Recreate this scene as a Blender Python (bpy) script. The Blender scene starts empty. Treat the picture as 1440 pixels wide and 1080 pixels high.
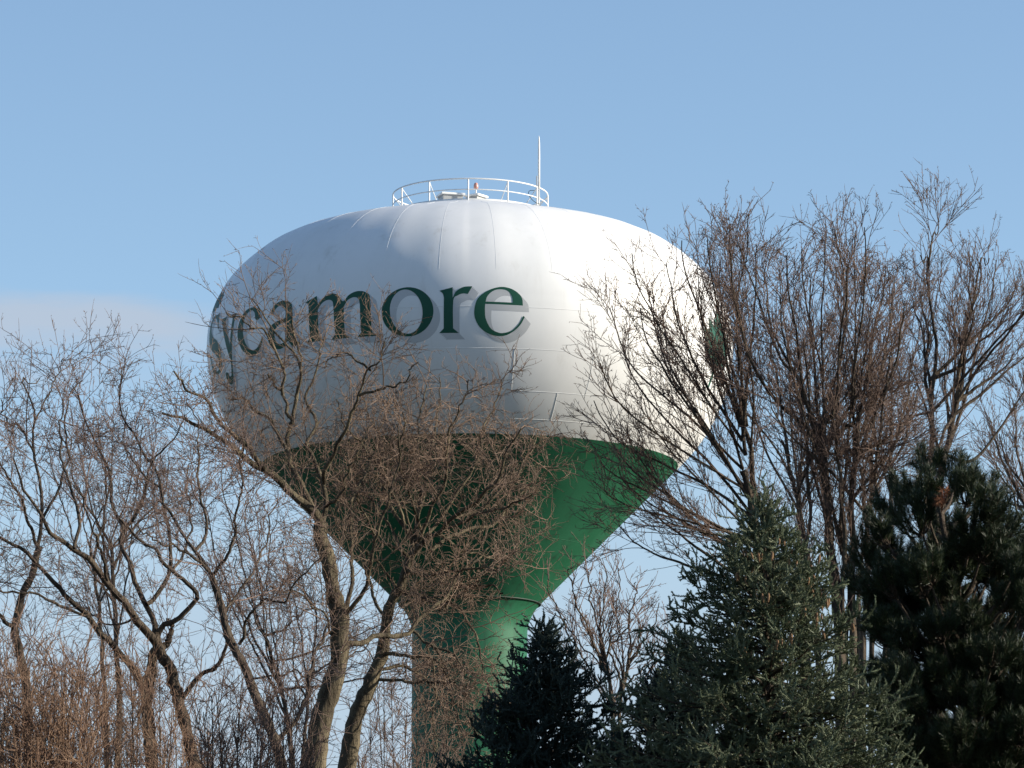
import bpy, bmesh, math
import numpy as np
from mathutils import Vector, geometry

# ------------------------------------------------------------------ camera, light, exposure
SC = bpy.context.scene
COL = SC.collection
R = math.radians
FPX = 6175.0                     # focal length in pixels of the 1440 wide photograph
PITCH = R(10.04)
CAMZ = 1.7
cam = bpy.data.cameras.new("camera")
cam.sensor_width = 36.0
cam.lens = FPX / 1440 * 36.0
cam.clip_start = 0.5
cam.clip_end = 6000
camo = bpy.data.objects.new("camera", cam)
camo.location = (0, 0, CAMZ)
camo.rotation_euler = (math.pi / 2 + PITCH, 0, 0)
COL.objects.link(camo)
SC.camera = camo

SUN_AZ = R(86)                   # measured from the direction towards the camera, to the right
SUN_EL = R(19)
sdir = Vector((math.sin(SUN_AZ) * math.cos(SUN_EL), -math.cos(SUN_AZ) * math.cos(SUN_EL), math.sin(SUN_EL)))
sun = bpy.data.lights.new("sun", "SUN")
sun.energy = 4.4
sun.angle = R(0.55)
sun.color = (1.0, 0.91, 0.77)
suno = bpy.data.objects.new("sun", sun)
suno.rotation_euler = sdir.to_track_quat('Z', 'Y').to_euler()
suno.location = (60, 0, 60)
COL.objects.link(suno)

W = bpy.data.worlds.new("World")
SC.world = W
W.use_nodes = True
wt = W.node_tree
wt.nodes.clear()


def N(t, kind, **kw):
    n = t.nodes.new(kind)
    for k, v in kw.items():
        if k.startswith('i_'):
            key = k[2:]
            key = int(key) if key.isdigit() else key.replace('_', ' ')
            n.inputs[key].default_value = v
        else:
            setattr(n, k, v)
    return n


def math_(t, op, a, b=None, clamp=False):
    n = t.nodes.new('ShaderNodeMath')
    n.operation = op
    n.use_clamp = clamp
    for i, v in enumerate((a, b)):
        if v is None:
            continue
        if isinstance(v, (int, float)):
            n.inputs[i].default_value = v
        else:
            t.links.new(v, n.inputs[i])
    return n.outputs[0]


def maprange(t, v, a, b, c=0.0, d=1.0, smooth=True):
    n = t.nodes.new('ShaderNodeMapRange')
    n.interpolation_type = 'SMOOTHSTEP' if smooth else 'LINEAR'
    t.links.new(v, n.inputs[0])
    for i, x in zip((1, 2, 3, 4), (a, b, c, d)):
        n.inputs[i].default_value = x
    return n.outputs[0]


sky = N(wt, 'ShaderNodeTexSky', sky_type='NISHITA', sun_disc=False, sun_elevation=SUN_EL,
        sun_rotation=math.atan2(sdir.x, sdir.y), altitude=250, air_density=0.95, dust_density=0.5, ozone_density=2.0)
tc = N(wt, 'ShaderNodeTexCoord')
sep = N(wt, 'ShaderNodeSeparateXYZ')
wt.links.new(tc.outputs['Generated'], sep.inputs[0])
# thin low stratus: a bank of pale cloud low in the sky
mp = N(wt, 'ShaderNodeMapping')
mp.inputs['Scale'].default_value = (9, 9, 60)
wt.links.new(tc.outputs['Generated'], mp.inputs[0])
nz = N(wt, 'ShaderNodeTexNoise', i_Scale=1.0, i_Detail=6.0, i_Roughness=0.55)
wt.links.new(mp.outputs[0], nz.inputs['Vector'])
off = math_(wt, 'MULTIPLY', math_(wt, 'SUBTRACT', nz.outputs['Fac'], 0.5), 0.030)
el = math_(wt, 'ADD', sep.outputs['Z'], off)
band = math_(wt, 'MULTIPLY', maprange(wt, el, 0.174, 0.184), maprange(wt, el, 0.1875, 0.1965, 1.0, 0.0))
azm = maprange(wt, math_(wt, 'ADD', sep.outputs['X'], math_(wt, 'MULTIPLY', off, 1.5)), -0.085, -0.055, 1.0, 0.0)
cl = math_(wt, 'MULTIPLY', math_(wt, 'MULTIPLY', band, azm), 0.72)
mixc = N(wt, 'ShaderNodeMix', data_type='RGBA')
wt.links.new(cl, mixc.inputs[0])
hz = N(wt, 'ShaderNodeMix', data_type='RGBA')      # grey-blue winter haze low over the horizon
wt.links.new(math_(wt, 'MULTIPLY', maprange(wt, el, 0.19, 0.085, 0.0, 1.0), 0.85), hz.inputs[0])
wt.links.new(sky.outputs[0], hz.inputs[6])
hz.inputs[7].default_value = (2.55, 3.15, 3.85, 1)
wt.links.new(hz.outputs[2], mixc.inputs[6])
mixc.inputs[7].default_value = (2.75, 3.05, 3.55, 1)
bg = N(wt, 'ShaderNodeBackground', i_Strength=0.103)
wt.links.new(mixc.outputs[2], bg.inputs[0])
wo = N(wt, 'ShaderNodeOutputWorld')
wt.links.new(bg.outputs[0], wo.inputs[0])

SC.view_settings.view_transform = 'Standard'
SC.view_settings.look = 'None'
SC.view_settings.exposure = 0.88
SC.view_settings.gamma = 1.0
SC.view_settings.use_curve_mapping = False


# ------------------------------------------------------------------ helpers
def place(px, py, d):
    """point seen at photo pixel (px, py) on the vertical plane d metres away"""
    x = (px - 720) / FPX
    u = (540 - py) / FPX
    c, s = math.cos(PITCH), math.sin(PITCH)
    fy = c - u * s
    fz = s + u * c
    return np.array((x / fy * d, d, CAMZ + fz / fy * d))


def mat(name, col, rough=0.6, var=None, scale=8.0, bump=0.0, bscale=40.0, spec=0.4, stretch=(1, 1, 1)):
    m = bpy.data.materials.new(name)
    m.use_nodes = True
    t = m.node_tree
    b = t.nodes['Principled BSDF']
    b.inputs['Roughness'].default_value = rough
    b.inputs['Specular IOR Level'].default_value = spec
    b.inputs['Base Color'].default_value = (*col, 1)
    tcn = N(t, 'ShaderNodeTexCoord')
    mpn = N(t, 'ShaderNodeMapping')
    mpn.inputs['Scale'].default_value = stretch
    t.links.new(tcn.outputs['Object'], mpn.inputs[0])
    if var is not None:
        n = N(t, 'ShaderNodeTexNoise', i_Scale=scale, i_Detail=6.0, i_Roughness=0.6)
        t.links.new(mpn.outputs[0], n.inputs['Vector'])
        r = N(t, 'ShaderNodeValToRGB')
        r.color_ramp.elements[0].position = 0.36
        r.color_ramp.elements[1].position = 0.64
        r.color_ramp.elements[0].color = (*col, 1)
        r.color_ramp.elements[1].color = (*var, 1)
        t.links.new(n.outputs['Fac'], r.inputs[0])
        t.links.new(r.outputs[0], b.inputs['Base Color'])
    if bump:
        n2 = N(t, 'ShaderNodeTexNoise', i_Scale=bscale, i_Detail=5.0, i_Roughness=0.65)
        t.links.new(mpn.outputs[0], n2.inputs['Vector'])
        bp = N(t, 'ShaderNodeBump', i_Strength=bump, i_Distance=0.09)
        t.links.new(n2.outputs['Fac'], bp.inputs['Height'])
        t.links.new(bp.outputs[0], b.inputs['Normal'])
    return m


def mesh(name, V, F, material, parent=None, smooth=True):
    """V (n,3) array, F (m,k) array of equal-sided faces (or a list of such arrays)"""
    me = bpy.data.meshes.new(name)
    Fs = F if isinstance(F, list) else [F]
    V = np.asarray(V, dtype=np.float32)
    me.vertices.add(len(V))
    me.vertices.foreach_set('co', V.ravel())
    loops = np.concatenate([np.asarray(f, dtype=np.int32).ravel() for f in Fs])
    tot = np.concatenate([np.full(len(f), np.asarray(f).shape[1], dtype=np.int32) for f in Fs])
    st = np.concatenate(([0], np.cumsum(tot)[:-1])).astype(np.int32)
    me.loops.add(len(loops))
    me.loops.foreach_set('vertex_index', loops)
    me.polygons.add(len(tot))
    me.polygons.foreach_set('loop_start', st)
    me.update(calc_edges=True)
    me.polygons.foreach_set('use_smooth', np.full(len(tot), smooth, dtype=bool))
    me.materials.append(material)
    o = bpy.data.objects.new(name, me)
    COL.objects.link(o)
    if parent is not None:
        o.parent = parent
    return o


def empty(name, loc, label, cat, group=None):
    o = bpy.data.objects.new(name, None)
    o.empty_display_size = 0.5
    COL.objects.link(o)
    o.location = loc
    o['label'] = label
    o['category'] = cat
    if group:
        o['group'] = group
    return o


def norm(a):
    return a / np.maximum(np.linalg.norm(a, axis=-1, keepdims=True), 1e-9)


def tubes(P, Rd, S):
    """P (N,K,3) paths, Rd (N,K) radii -> verts, quads of S-sided tubes"""
    Nn, K, _ = P.shape
    T = np.gradient(P, axis=1)
    T = norm(T)
    ref = np.where(np.abs(T[:, :1, 2:3]) > 0.8, np.array([[[1.0, 0.13, 0.0]]]), np.array([[[0.05, 0.1, 1.0]]]))
    ref = np.broadcast_to(ref, T.shape)
    A = norm(np.cross(T, ref))
    B = np.cross(T, A)
    th = np.arange(S) * (2 * math.pi / S)
    ring = A[:, :, None, :] * np.cos(th)[None, None, :, None] + B[:, :, None, :] * np.sin(th)[None, None, :, None]
    V = P[:, :, None, :] + ring * Rd[:, :, None, None]
    V = V.reshape(-1, 3)
    i = np.arange(Nn)[:, None, None] * (K * S) + np.arange(K - 1)[None, :, None] * S
    j = np.arange(S)[None, None, :]
    j2 = (j + 1) % S
    a = i + j
    b = i + j2
    F = np.stack([a, b, b + S, a + S], axis=-1).reshape(-1, 4)
    return V, F


def merge(parts):
    Vs, Fs, o = [], {}, 0
    for V, F in parts:
        Vs.append(V)
        Fs.setdefault(F.shape[1], []).append(F + o)
        o += len(V)
    return np.concatenate(Vs), [np.concatenate(f) for f in Fs.values()]


def resample(pts, K):
    """Catmull-Rom through pts, K evenly spaced samples"""
    p = np.asarray(pts, float)
    if len(p) == 2:
        p = np.array([p[0], (p[0] + p[1]) / 2, p[1]])
    q = np.vstack([2 * p[0] - p[1], p, 2 * p[-1] - p[-2]])
    out = []
    for i in range(1, len(q) - 2):
        t = np.linspace(0, 1, 9)[:-1, None]
        out.append(0.5 * (2 * q[i] + (q[i + 1] - q[i - 1]) * t + (2 * q[i - 1] - 5 * q[i] + 4 * q[i + 1] - q[i + 2]) * t ** 2
                          + (3 * q[i] - q[i - 1] - 3 * q[i + 1] + q[i + 2]) * t ** 3))
    out.append(q[-2:-1])
    o = np.vstack(out)
    s = np.concatenate(([0], np.cumsum(np.linalg.norm(np.diff(o, axis=0), axis=1))))
    u = np.linspace(0, s[-1], K)
    return np.stack([np.interp(u, s, o[:, k]) for k in range(3)], axis=1)


# ------------------------------------------------------------------ ground
MAT_ground = mat('winter_grass', (0.035, 0.033, 0.02), 0.9, (0.06, 0.052, 0.032), 0.6, 0.5, 12.0, 0.1)
gx = np.linspace(-3000, 3000, 61)
gv = np.array([(x, y, 0.0) for y in gx + 1500 for x in gx])
gf = np.array([(j * 61 + i, j * 61 + i + 1, (j + 1) * 61 + i + 1, (j + 1) * 61 + i) for j in range(60) for i in range(60)])
g = mesh('ground', gv, gf, MAT_ground)
g['kind'] = 'structure'

# ------------------------------------------------------------------ water tower
TD = 165.0
TZ = CAMZ + TD * math.tan(R(10.5))
TX = (661 - 720) / FPX * TD / math.cos(PITCH) * 1.0
S = 10.04 / 368                    # metres per photo pixel at the tower



def paint_mat(name, clean, faded, dirt, rough, spec, dirt_amt, dent):
    """weathered coating: broad fading, run-off streaks down from the seams, shallow dents"""
    m = bpy.data.materials.new(name)
    m.use_nodes = True
    t = m.node_tree
    b = t.nodes['Principled BSDF']
    b.inputs['Specular IOR Level'].default_value = spec
    c = N(t, 'ShaderNodeTexCoord')

    def noise(scale, sx, detail, rg=0.6):
        mp_ = N(t, 'ShaderNodeMapping')
        mp_.inputs['Scale'].default_value = sx
        t.links.new(c.outputs['Object'], mp_.inputs[0])
        n_ = N(t, 'ShaderNodeTexNoise', i_Scale=scale, i_Detail=detail, i_Roughness=rg)
        t.links.new(mp_.outputs[0], n_.inputs['Vector'])
        return n_.outputs['Fac']

    fade = maprange(t, noise(0.35, (1, 1, 0.6), 5), 0.35, 0.65)
    streak = maprange(t, noise(2.2, (1, 1, 0.045), 6, 0.7), 0.50, 0.72)
    patch = maprange(t, noise(0.5, (1, 1, 0.5), 4), 0.40, 0.62)
    spots = maprange(t, noise(3.5, (1, 1, 0.8), 8, 0.75), 0.60, 0.74)
    m1 = N(t, 'ShaderNodeMix', data_type='RGBA')
    m1.inputs[6].default_value = (*clean, 1)
    m1.inputs[7].default_value = (*faded, 1)
    t.links.new(fade, m1.inputs[0])
    m2 = N(t, 'ShaderNodeMix', data_type='RGBA')
    m2.inputs[7].default_value = (*dirt, 1)
    t.links.new(m1.outputs[2], m2.inputs[6])
    amt = math_(t, 'MULTIPLY', math_(t, 'ADD', math_(t, 'MULTIPLY', streak, patch), math_(t, 'MULTIPLY', spots, 0.45)), dirt_amt, True)
    t.links.new(amt, m2.inputs[0])
    t.links.new(m2.outputs[2], b.inputs['Base Color'])
    t.links.new(math_(t, 'ADD', math_(t, 'MULTIPLY', fade, 0.10), rough), b.inputs['Roughness'])
    bp = N(t, 'ShaderNodeBump', i_Strength=1.0, i_Distance=dent)
    t.links.new(math_(t, 'ADD', noise(0.55, (1, 1, 0.7), 1), math_(t, 'MULTIPLY', noise(30.0, (1, 1, 1), 2), 0.01)), bp.inputs['Height'])
    t.links.new(bp.outputs[0], b.inputs['Normal'])
    return m


MAT_white = paint_mat('white_tank_paint', (0.79, 0.79, 0.775), (0.73, 0.735, 0.72), (0.50, 0.48, 0.43), 0.36, 0.42, 0.42, 0.022)
MAT_green = paint_mat('green_tower_paint', (0.014, 0.100, 0.048), (0.024, 0.125, 0.066), (0.020, 0.045, 0.030), 0.50, 0.18, 0.75, 0.02)
MAT_lgreen = mat('dark_green_lettering', (0.010, 0.075, 0.046), 0.5, spec=0.25)
MAT_lgrey = mat('grey_lettering_shade', (0.49, 0.50, 0.50), 0.4, spec=0.4)
MAT_rail = mat('white_railing_paint', (0.75, 0.75, 0.73), 0.4)
MAT_metal = mat('grey_metal', (0.35, 0.36, 0.36), 0.45)
MAT_beacon = mat('red_beacon_glass', (0.60, 0.30, 0.24), 0.25)
MAT_dark = mat('seam_shadow_and_cable', (0.012, 0.03, 0.02), 0.6)  # dark tone for the throat's painted shadow line, also the antenna cable

tower = empty('water_tower', (TX, TD, 0), 'tall white water tower with a green cone and pedestal, railing on top, dark green lettering', 'water tower')


ZT = 195.0                        # top of the roof


def roof_z(r):
    r = np.asarray(r, float)                  # the roof plates run straighter than a dome, down to a tighter shoulder
    return ZT * np.maximum(0, 1 - (r / 368) ** 2.55) ** (1 / 2.1) - 8.5 * np.exp(-((r - 185) / 62) ** 2)


ROOF_R = np.linspace(368, 0, 700)
ROOF_Z = roof_z(ROOF_R)


def prof(z):
    """tank radius (photo px units) at height z above its widest line"""
    z = np.asarray(z, float)
    up = np.interp(np.clip(z, 0, ZT), ROOF_Z, ROOF_R)
    dn = 368 * np.sqrt(np.maximum(0, 1 - (np.clip(z, -168, 0) / 273) ** 2))
    return np.where(z >= 0, up, dn)


def tank_r(z, phi):
    """metres, with the slight flatness of the roof plates between their welds"""
    r = prof(z)
    k = np.clip((np.asarray(z) - 12) / 60, 0, 1) * np.clip((ZT - np.asarray(z)) / 22, 0, 1)
    ph = np.asarray(phi) * 15 + math.pi / 2 * 0
    irr = 0.75 + 0.45 * np.sin(np.floor(ph / math.pi + 0.5) * 2.7)
    return r * S - 0.030 * k * irr * np.cos(ph + R(0)) ** 2


def tank_pt(z, phi, off=0.0):
    r = tank_r(z, phi) + off
    return np.stack([r * np.sin(phi), -r * np.cos(phi), np.asarray(z) * S + TZ], axis=-1)


NA = 480
phis = np.arange(NA) * 2 * math.pi / NA
ts = np.linspace(0, math.pi / 2, 70)
zs_up = ZT * np.sin(ts)
zs_dn = -np.linspace(0, 168, 60)[1:][::-1]
zs = np.concatenate([zs_dn, zs_up[:-1]])
Z, PH = np.meshgrid(zs, phis, indexing='ij')
Vt = tank_pt(Z, PH).reshape(-1, 3)
nz_ = len(zs)
ii, jj = np.meshgrid(np.arange(nz_ - 1), np.arange(NA), indexing='ij')
Ft = np.stack([ii * NA + jj, ii * NA + (jj + 1) % NA, (ii + 1) * NA + (jj + 1) % NA, (ii + 1) * NA + jj], -1).reshape(-1, 4)
Vt = np.vstack([Vt, [[0, 0, ZT * S + TZ]]])
top = np.array([[(nz_ - 1) * NA + j, (nz_ - 1) * NA + (j + 1) % NA, len(Vt) - 1] for j in range(NA)])
tank = mesh('tank', Vt, [Ft, top], MAT_white, tower)


def revolve(name, rz, material, parent, n=192):
    rz = np.asarray(rz, float)
    a = np.arange(n) * 2 * math.pi / n
    V = np.stack([rz[:, 0:1] * np.sin(a), -rz[:, 0:1] * np.cos(a), np.repeat(rz[:, 1:2], n, 1)], -1).reshape(-1, 3)
    i, j = np.meshgrid(np.arange(len(rz) - 1), np.arange(n), indexing='ij')
    F = np.stack([i * n + j, i * n + (j + 1) % n, (i + 1) * n + (j + 1) % n, (i + 1) * n + j], -1).reshape(-1, 4)
    return mesh(name, V, F, material, parent)


rb = float(prof(-168)) * S
cone = [(rb + 0.001, -168 * S + TZ)]
for k in np.linspace(0, 1, 24)[1:]:
    r = rb + (98 * S - rb) * k
    cone.append((r, -168 * S + TZ - (rb - r)))
revolve('cone', cone[::-1], MAT_green, tower)
zc = cone[-1][1]
ped = [(98 * S, zc)]
for k in np.linspace(0, 1, 10)[1:]:            # rounded throat
    a = k * math.pi / 4
    rr = 62 * S
    ped.append((98 * S - rr * (math.sin(math.pi / 4) - 0) * 0 - (rr * (math.cos(math.pi / 4 - a) - math.cos(math.pi / 4))),
                zc - rr * (math.sin(math.pi / 4) - math.sin(math.pi / 4 - a))))
rp = ped[-1][0]
ped += [(rp, z) for z in np.linspace(ped[-1][1] - 0.5, 5, 20)]
ped += [(rp + 0.2, 3.5), (rp + 1.0, 1.2), (rp + 1.7, 0.0)]
revolve('pedestal', ped[::-1], MAT_green, tower)


def ring(z, r, rad, n=256):
    a = np.linspace(0, 2 * math.pi, n + 1)
    P = np.stack([r * np.sin(a), -r * np.cos(a), np.full_like(a, z)], -1)[None]
    return tubes(P, np.full((1, n + 1), rad), 6)


seams = []
for z in (-11, -65, -117, -150):
    seams.append(ring(z * S + TZ, float(prof(z)) * S, 0.008))
seg = []
for k in range(30):
    p = R(-6 + 12 * k)
    z = ZT * np.sin(np.linspace(R(12), R(66), 40))
    seg.append(tank_pt(z, np.full(40, p), 0.0))
seams.append(tubes(np.array(seg), np.full((30, 40), 0.0045), 5))
seg = []
for k in range(20):
    p = R(3 + 18 * k)
    for za, zb in ((-150, -117), (-117, -65)):
        z = np.linspace(za, zb, 10)
        seg.append(tank_pt(z, np.full(10, p + (0 if za == -150 else R(7)))))
seams.append(tubes(np.array(seg), np.full((len(seg), 10), 0.010), 5))
V, F = merge(seams)
mesh('weld_seam', V, F, MAT_white, tank)
V, F = merge([ring(TZ - 168 * S - d * S, rb - d * S, 0.006) for d in (36, 118)])
mesh('weld_seam', V, F, MAT_green, tower)
V, F = ring(zc - 0.02, 98 * S + 0.005, 0.03)
mesh('throat_shadow_ring', V, F, MAT_dark, tower)  # dark tube put in as the shadow line where cone meets pedestal

# ---- lettering: outlines in crop units of the photograph, x-height 400
O_ = lambda cx, cy, rx, ry, n=48, tilt=0.0: [(cx + rx * math.cos(a) + tilt * ry * math.sin(a), cy + ry * math.sin(a))
                                            for a in [2 * math.pi * i / n for i in range(n)]]


def smooth_poly(pts, n=4, closed=True):
    """round a polygon: ('c', x, y) points stay sharp corners"""
    P = [(p[1], p[2], True) if p[0] == 'c' else (p[0], p[1], False) for p in pts]
    out = []
    m = len(P)
    for i in range(m):
        a, b, c, d = P[i - 1], P[i], P[(i + 1) % m], P[(i + 2) % m]
        p0 = np.array(b[:2]) * 2 - np.array(c[:2]) if b[2] else np.array(a[:2])
        p3 = np.array(c[:2]) * 2 - np.array(b[:2]) if c[2] else np.array(d[:2])
        p1, p2 = np.array(b[:2], float), np.array(c[:2], float)
        for k in range(n):
            t = k / n
            out.append(tuple(0.5 * (2 * p1 + (p2 - p0) * t + (2 * p0 - 5 * p1 + 4 * p2 - p3) * t * t + (3 * p1 - p0 - 3 * p2 + p3) * t ** 3)))
    return out


C = lambda x, y: ('c', x, y)
glyph = {}
# y runs down, baseline 400, x-height line 0
glyph['o'] = ([O_(232, 205, 232, 216), O_(222, 203, 146, 194, tilt=0.06)], 0, 464)
glyph['r'] = ([smooth_poly([C(5, 30), C(122, 0), C(122, 95), (150, 40), (200, 5), (240, -6), C(295, -8), C(255, 62), (215, 56), (165, 75), (128, 120),
                            C(125, 360), C(175, 400), C(0, 400), C(42, 360), C(45, 95), (35, 55)])], 0, 295)
glyph['e'] = ([smooth_poly([C(440, 155), (432, 90), (390, 40), (320, 4), (230, -5), (120, 30), (32, 100), (2, 190), (6, 270), (50, 350), (130, 405),
                            (230, 425), (320, 405), (410, 335), C(460, 255), C(445, 245), (410, 310), (350, 370), (280, 395), (220, 395), (150, 360),
                            (105, 280), (96, 210), C(98, 148)]),
               smooth_poly([C(102, 128), C(348, 132), (340, 80), (310, 35), (260, 17), (200, 20), (150, 45), (115, 85)])], 0, 460)
glyph['m'] = ([smooth_poly([C(0, 45), C(110, 0), C(120, 75), (165, 25), (235, -4), (300, 12), (345, 75), (395, 22), (465, -5), (540, 15), (572, 80),
                            C(578, 360), C(612, 400), C(455, 400), C(490, 360), C(488, 120), (475, 65), (435, 48), (385, 70), C(352, 125),
                            C(352, 360), C(388, 400), C(230, 400), C(266, 360), C(264, 120), (252, 65), (212, 48), (160, 72), C(122, 125),
                            C(122, 360), C(160, 400), C(0, 400), C(36, 360), C(36, 95), (28, 60)])], 0, 612)
glyph['a'] = ([smooth_poly([C(60, 70), (110, 18), (190, -6), (275, 12), (318, 75), C(325, 330), (340, 375), C(385, 385), C(365, 408), (290, 410), (248, 360),
                            (200, 402), (130, 418), (50, 395), (8, 330), (15, 250), (70, 195), (150, 170), C(240, 155), (238, 80), (200, 38), (140, 45), C(80, 105)]),
               smooth_poly([C(240, 190), (160, 205), (105, 250), (98, 320), (135, 372), (195, 365), C(240, 315)])], 0, 385)
glyph['c'] = ([smooth_poly([C(380, 95), (345, 120), (300, 110), (285, 50), (235, 18), (170, 40), (115, 110), (100, 215), (130, 310), (200, 372), (280, 370),
                            (345, 325), C(385, 275), C(398, 285), (345, 370), (250, 418), (150, 412), (55, 350), (3, 250), (10, 150), (70, 55), (160, 2), (260, -6), (350, 25)])], 0, 398)
glyph['y'] = ([smooth_poly([C(0, 0), C(180, 0), C(145, 35), C(240, 265), C(325, 40), C(285, 0), C(420, 0), C(385, 35), C(225, 440), (170, 540), (90, 595),
                            (10, 590), (-40, 545), (-20, 490), (40, 490), (75, 530), (130, 520), (175, 460), C(198, 400), C(40, 35)])], 0, 420)
glyph['s'] = ([smooth_poly([C(320, -5), C(325, 115), C(305, 115), (270, 45), (190, 18), (110, 45), (105, 100), (170, 150), (270, 190), (345, 250), (345, 340),
                            (280, 400), (170, 418), (90, 400), C(20, 415), C(5, 265), C(28, 265), (70, 350), (150, 392), (235, 385), (265, 335), (220, 285),
                            (110, 240), (25, 180), (15, 90), (70, 20), (170, -8), (250, 2)])], 0, 350)


def leaf_outline():
    half = [(0, -230), (35, -150), (62, -165), (80, -105), (165, -150), (160, -80), (235, -75), (185, -10), (215, 35), (150, 55), (165, 105), (70, 90), (16, 120)]
    r = [C(*p) for p in half] + [C(14, 230), C(-14, 230)] + [C(-x, y) for x, y in half[::-1][:-1]]
    return [[(a, b) for _, a, b in r]]


def sheet(polys, cut=26.0):
    bm = bmesh.new()
    flat = [Vector((x, y, 0)) for p in polys for x, y in p]
    tri = geometry.tessellate_polygon([[Vector((x, y, 0)) for x, y in p] for p in polys])
    vs = [bm.verts.new(v) for v in flat]
    for t in tri:
        try:
            bm.faces.new([vs[i] for i in t])
        except ValueError:
            pass
    xs = [v.x for v in flat]
    ys = [v.y for v in flat]
    for ax, lo, hi in ((0, min(xs), max(xs)), (1, min(ys), max(ys))):
        p = lo + cut
        while p < hi:
            co = Vector((p, 0, 0)) if ax == 0 else Vector((0, p, 0))
            no = Vector((1, 0, 0)) if ax == 0 else Vector((0, 1, 0))
            bmesh.ops.bisect_plane(bm, geom=bm.verts[:] + bm.edges[:] + bm.faces[:], plane_co=co, plane_no=no)
            p += cut
    return bm


ZBASE, ZTOP = -46.0, 14.5         # baseline and x-height line on the tank


def paint(name, polys, phi0, phi1, x0, x1, off, material, shift=(0.0, 0.0), zc=None):
    bm = sheet(polys)
    sc = (phi1 - phi0) / (x1 - x0)
    for v in bm.verts:
        x, y = v.co.x + shift[0], v.co.y + shift[1]
        phi = phi0 + (x - x0) * sc
        z = ZTOP + (ZBASE - ZTOP) * y / 400.0
        p = tank_pt(z, phi, off)
        v.co = Vector([float(c) for c in p])
    me = bpy.data.meshes.new(name)
    bmesh.ops.recalc_face_normals(bm, faces=bm.faces[:])
    for f in bm.faces:
        c = f.calc_center_median()
        if f.normal.x * c.x + f.normal.y * c.y < 0:
            f.normal_flip()
    bm.to_mesh(me)
    bm.free()
    me.materials.append(material)
    me.polygons.foreach_set('use_smooth', np.full(len(me.polygons), True))
    o = bpy.data.objects.new(name, me)
    COL.objects.link(o)
    o.parent = tank
    return o


spans = [('s', -78.0, -68.2), ('y', -67.4, -58.9), ('c', -58.6, -48.9), ('a', -47.6, -38.0), ('m', -36.2, -19.4), ('o', -18.0, -7.0), ('r', -5.9, 1.0), ('e', 1.4, 11.9)]
for ch, a, b in spans:
    polys, x0, x1 = glyph[ch]
    if ch == 's':                # the initial stands taller than the rest
        polys = [[(x, (y - 205) * 1.28 + 190) for x, y in p] for p in polys]
    paint('letter', polys, R(a), R(b), x0, x1, 0.012, MAT_lgreen)
    sh = paint('letter_shade', polys, R(a), R(b), x0, x1, 0.004, MAT_lgrey, (57, 55))
    bm = bmesh.new()
    bm.from_mesh(sh.data)
    for k in (1, 2, 3, 4):
        s2 = paint('letter_shade', polys, R(a), R(b), x0, x1, 0.004 + 0.0014 * k, MAT_lgrey, (57 - 11 * k, 55 - 11 * k))
        bm.from_mesh(s2.data)
        bpy.data.objects.remove(s2)
    bm.to_mesh(sh.data)
    bm.free()
lf = leaf_outline()
paint('leaf_emblem', [[(x * 0.62, y * 0.62 - 215) for x, y in lf[0]]], R(-76.0) - R(5), R(-76.0) + R(5), -130, 130, 0.012, MAT_lgreen)
paint('leaf_emblem', [[(x * 1.6, y * 1.6 + 250) for x, y in lf[0]]], R(68.0) - R(9), R(68.0) + R(9), -440, 440, 0.012, MAT_lgreen)

# ---- railing and fittings on the roof
zrail = roof_z(109)
rr = 109 * S
z0 = zrail * S + TZ
rail = bpy.data.objects.new('railing', None)
COL.objects.link(rail)
rail.parent = tower
H = 0.84
V, F = ring(z0 + H, rr, 0.028, 128)
mesh('top_rail', V, F, MAT_rail, rail)
V, F = ring(z0 + H * 0.5, rr, 0.022, 128)
mesh('mid_rail', V, F, MAT_rail, rail)
a = np.linspace(0, 2 * math.pi, 129)
tb = []
for q in (rr - 0.012, rr + 0.012):
    for h in (-0.04, 0.07):
        tb.append(np.stack([q * np.sin(a), -q * np.cos(a), np.full_like(a, z0 + h)], -1))
V = np.concatenate(tb)
m_ = 129
F = []
for p, q in ((0, 1), (1, 3), (3, 2), (2, 0)):
    for i in range(128):
        F.append((p * m_ + i, p * m_ + i + 1, q * m_ + i + 1, q * m_ + i))
mesh('toe_board', V, np.array(F), MAT_rail, rail)
for k in range(12):
    p = R(-1 + 30 * k)
    s_, c_ = math.sin(p), -math.cos(p)
    P = np.array([[[rr * s_, rr * c_, z0 - 0.1], [rr * s_, rr * c_, z0 + H]]])
    V, F = tubes(P, np.full((1, 2), 0.03), 8)
    mesh('post', V, F, MAT_rail, rail)
    q = rr - 0.62
    zq = float(roof_z(q / S)) * S + TZ
    P = np.array([[[rr * s_, rr * c_, z0 + H * 0.95], [q * s_, q * c_, zq - 0.02]]])
    V, F = tubes(P, np.full((1, 2), 0.018), 6)
    mesh('brace', V, F, MAT_rail, rail)


def boxes(name, bl, material, parent, bevel=0.015):
    bm = bmesh.new()
    for (cx, cy, cz, sx, sy, sz, rot) in bl:
        r = bmesh.ops.create_cube(bm, size=1.0)
        for v in r['verts']:
            x, y, z = v.co.x * sx, v.co.y * sy, v.co.z * sz
            v.co = Vector((cx + x * math.cos(rot) - y * math.sin(rot), cy + x * math.sin(rot) + y * math.cos(rot), cz + z))
    bmesh.ops.bevel(bm, geom=bm.edges[:], offset=bevel, segments=2, affect='EDGES')
    me = bpy.data.meshes.new(name)
    bm.to_mesh(me)
    bm.free()
    me.materials.append(material)
    o = bpy.data.objects.new(name, me)
    COL.objects.link(o)
    o.parent = parent
    return o


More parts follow.
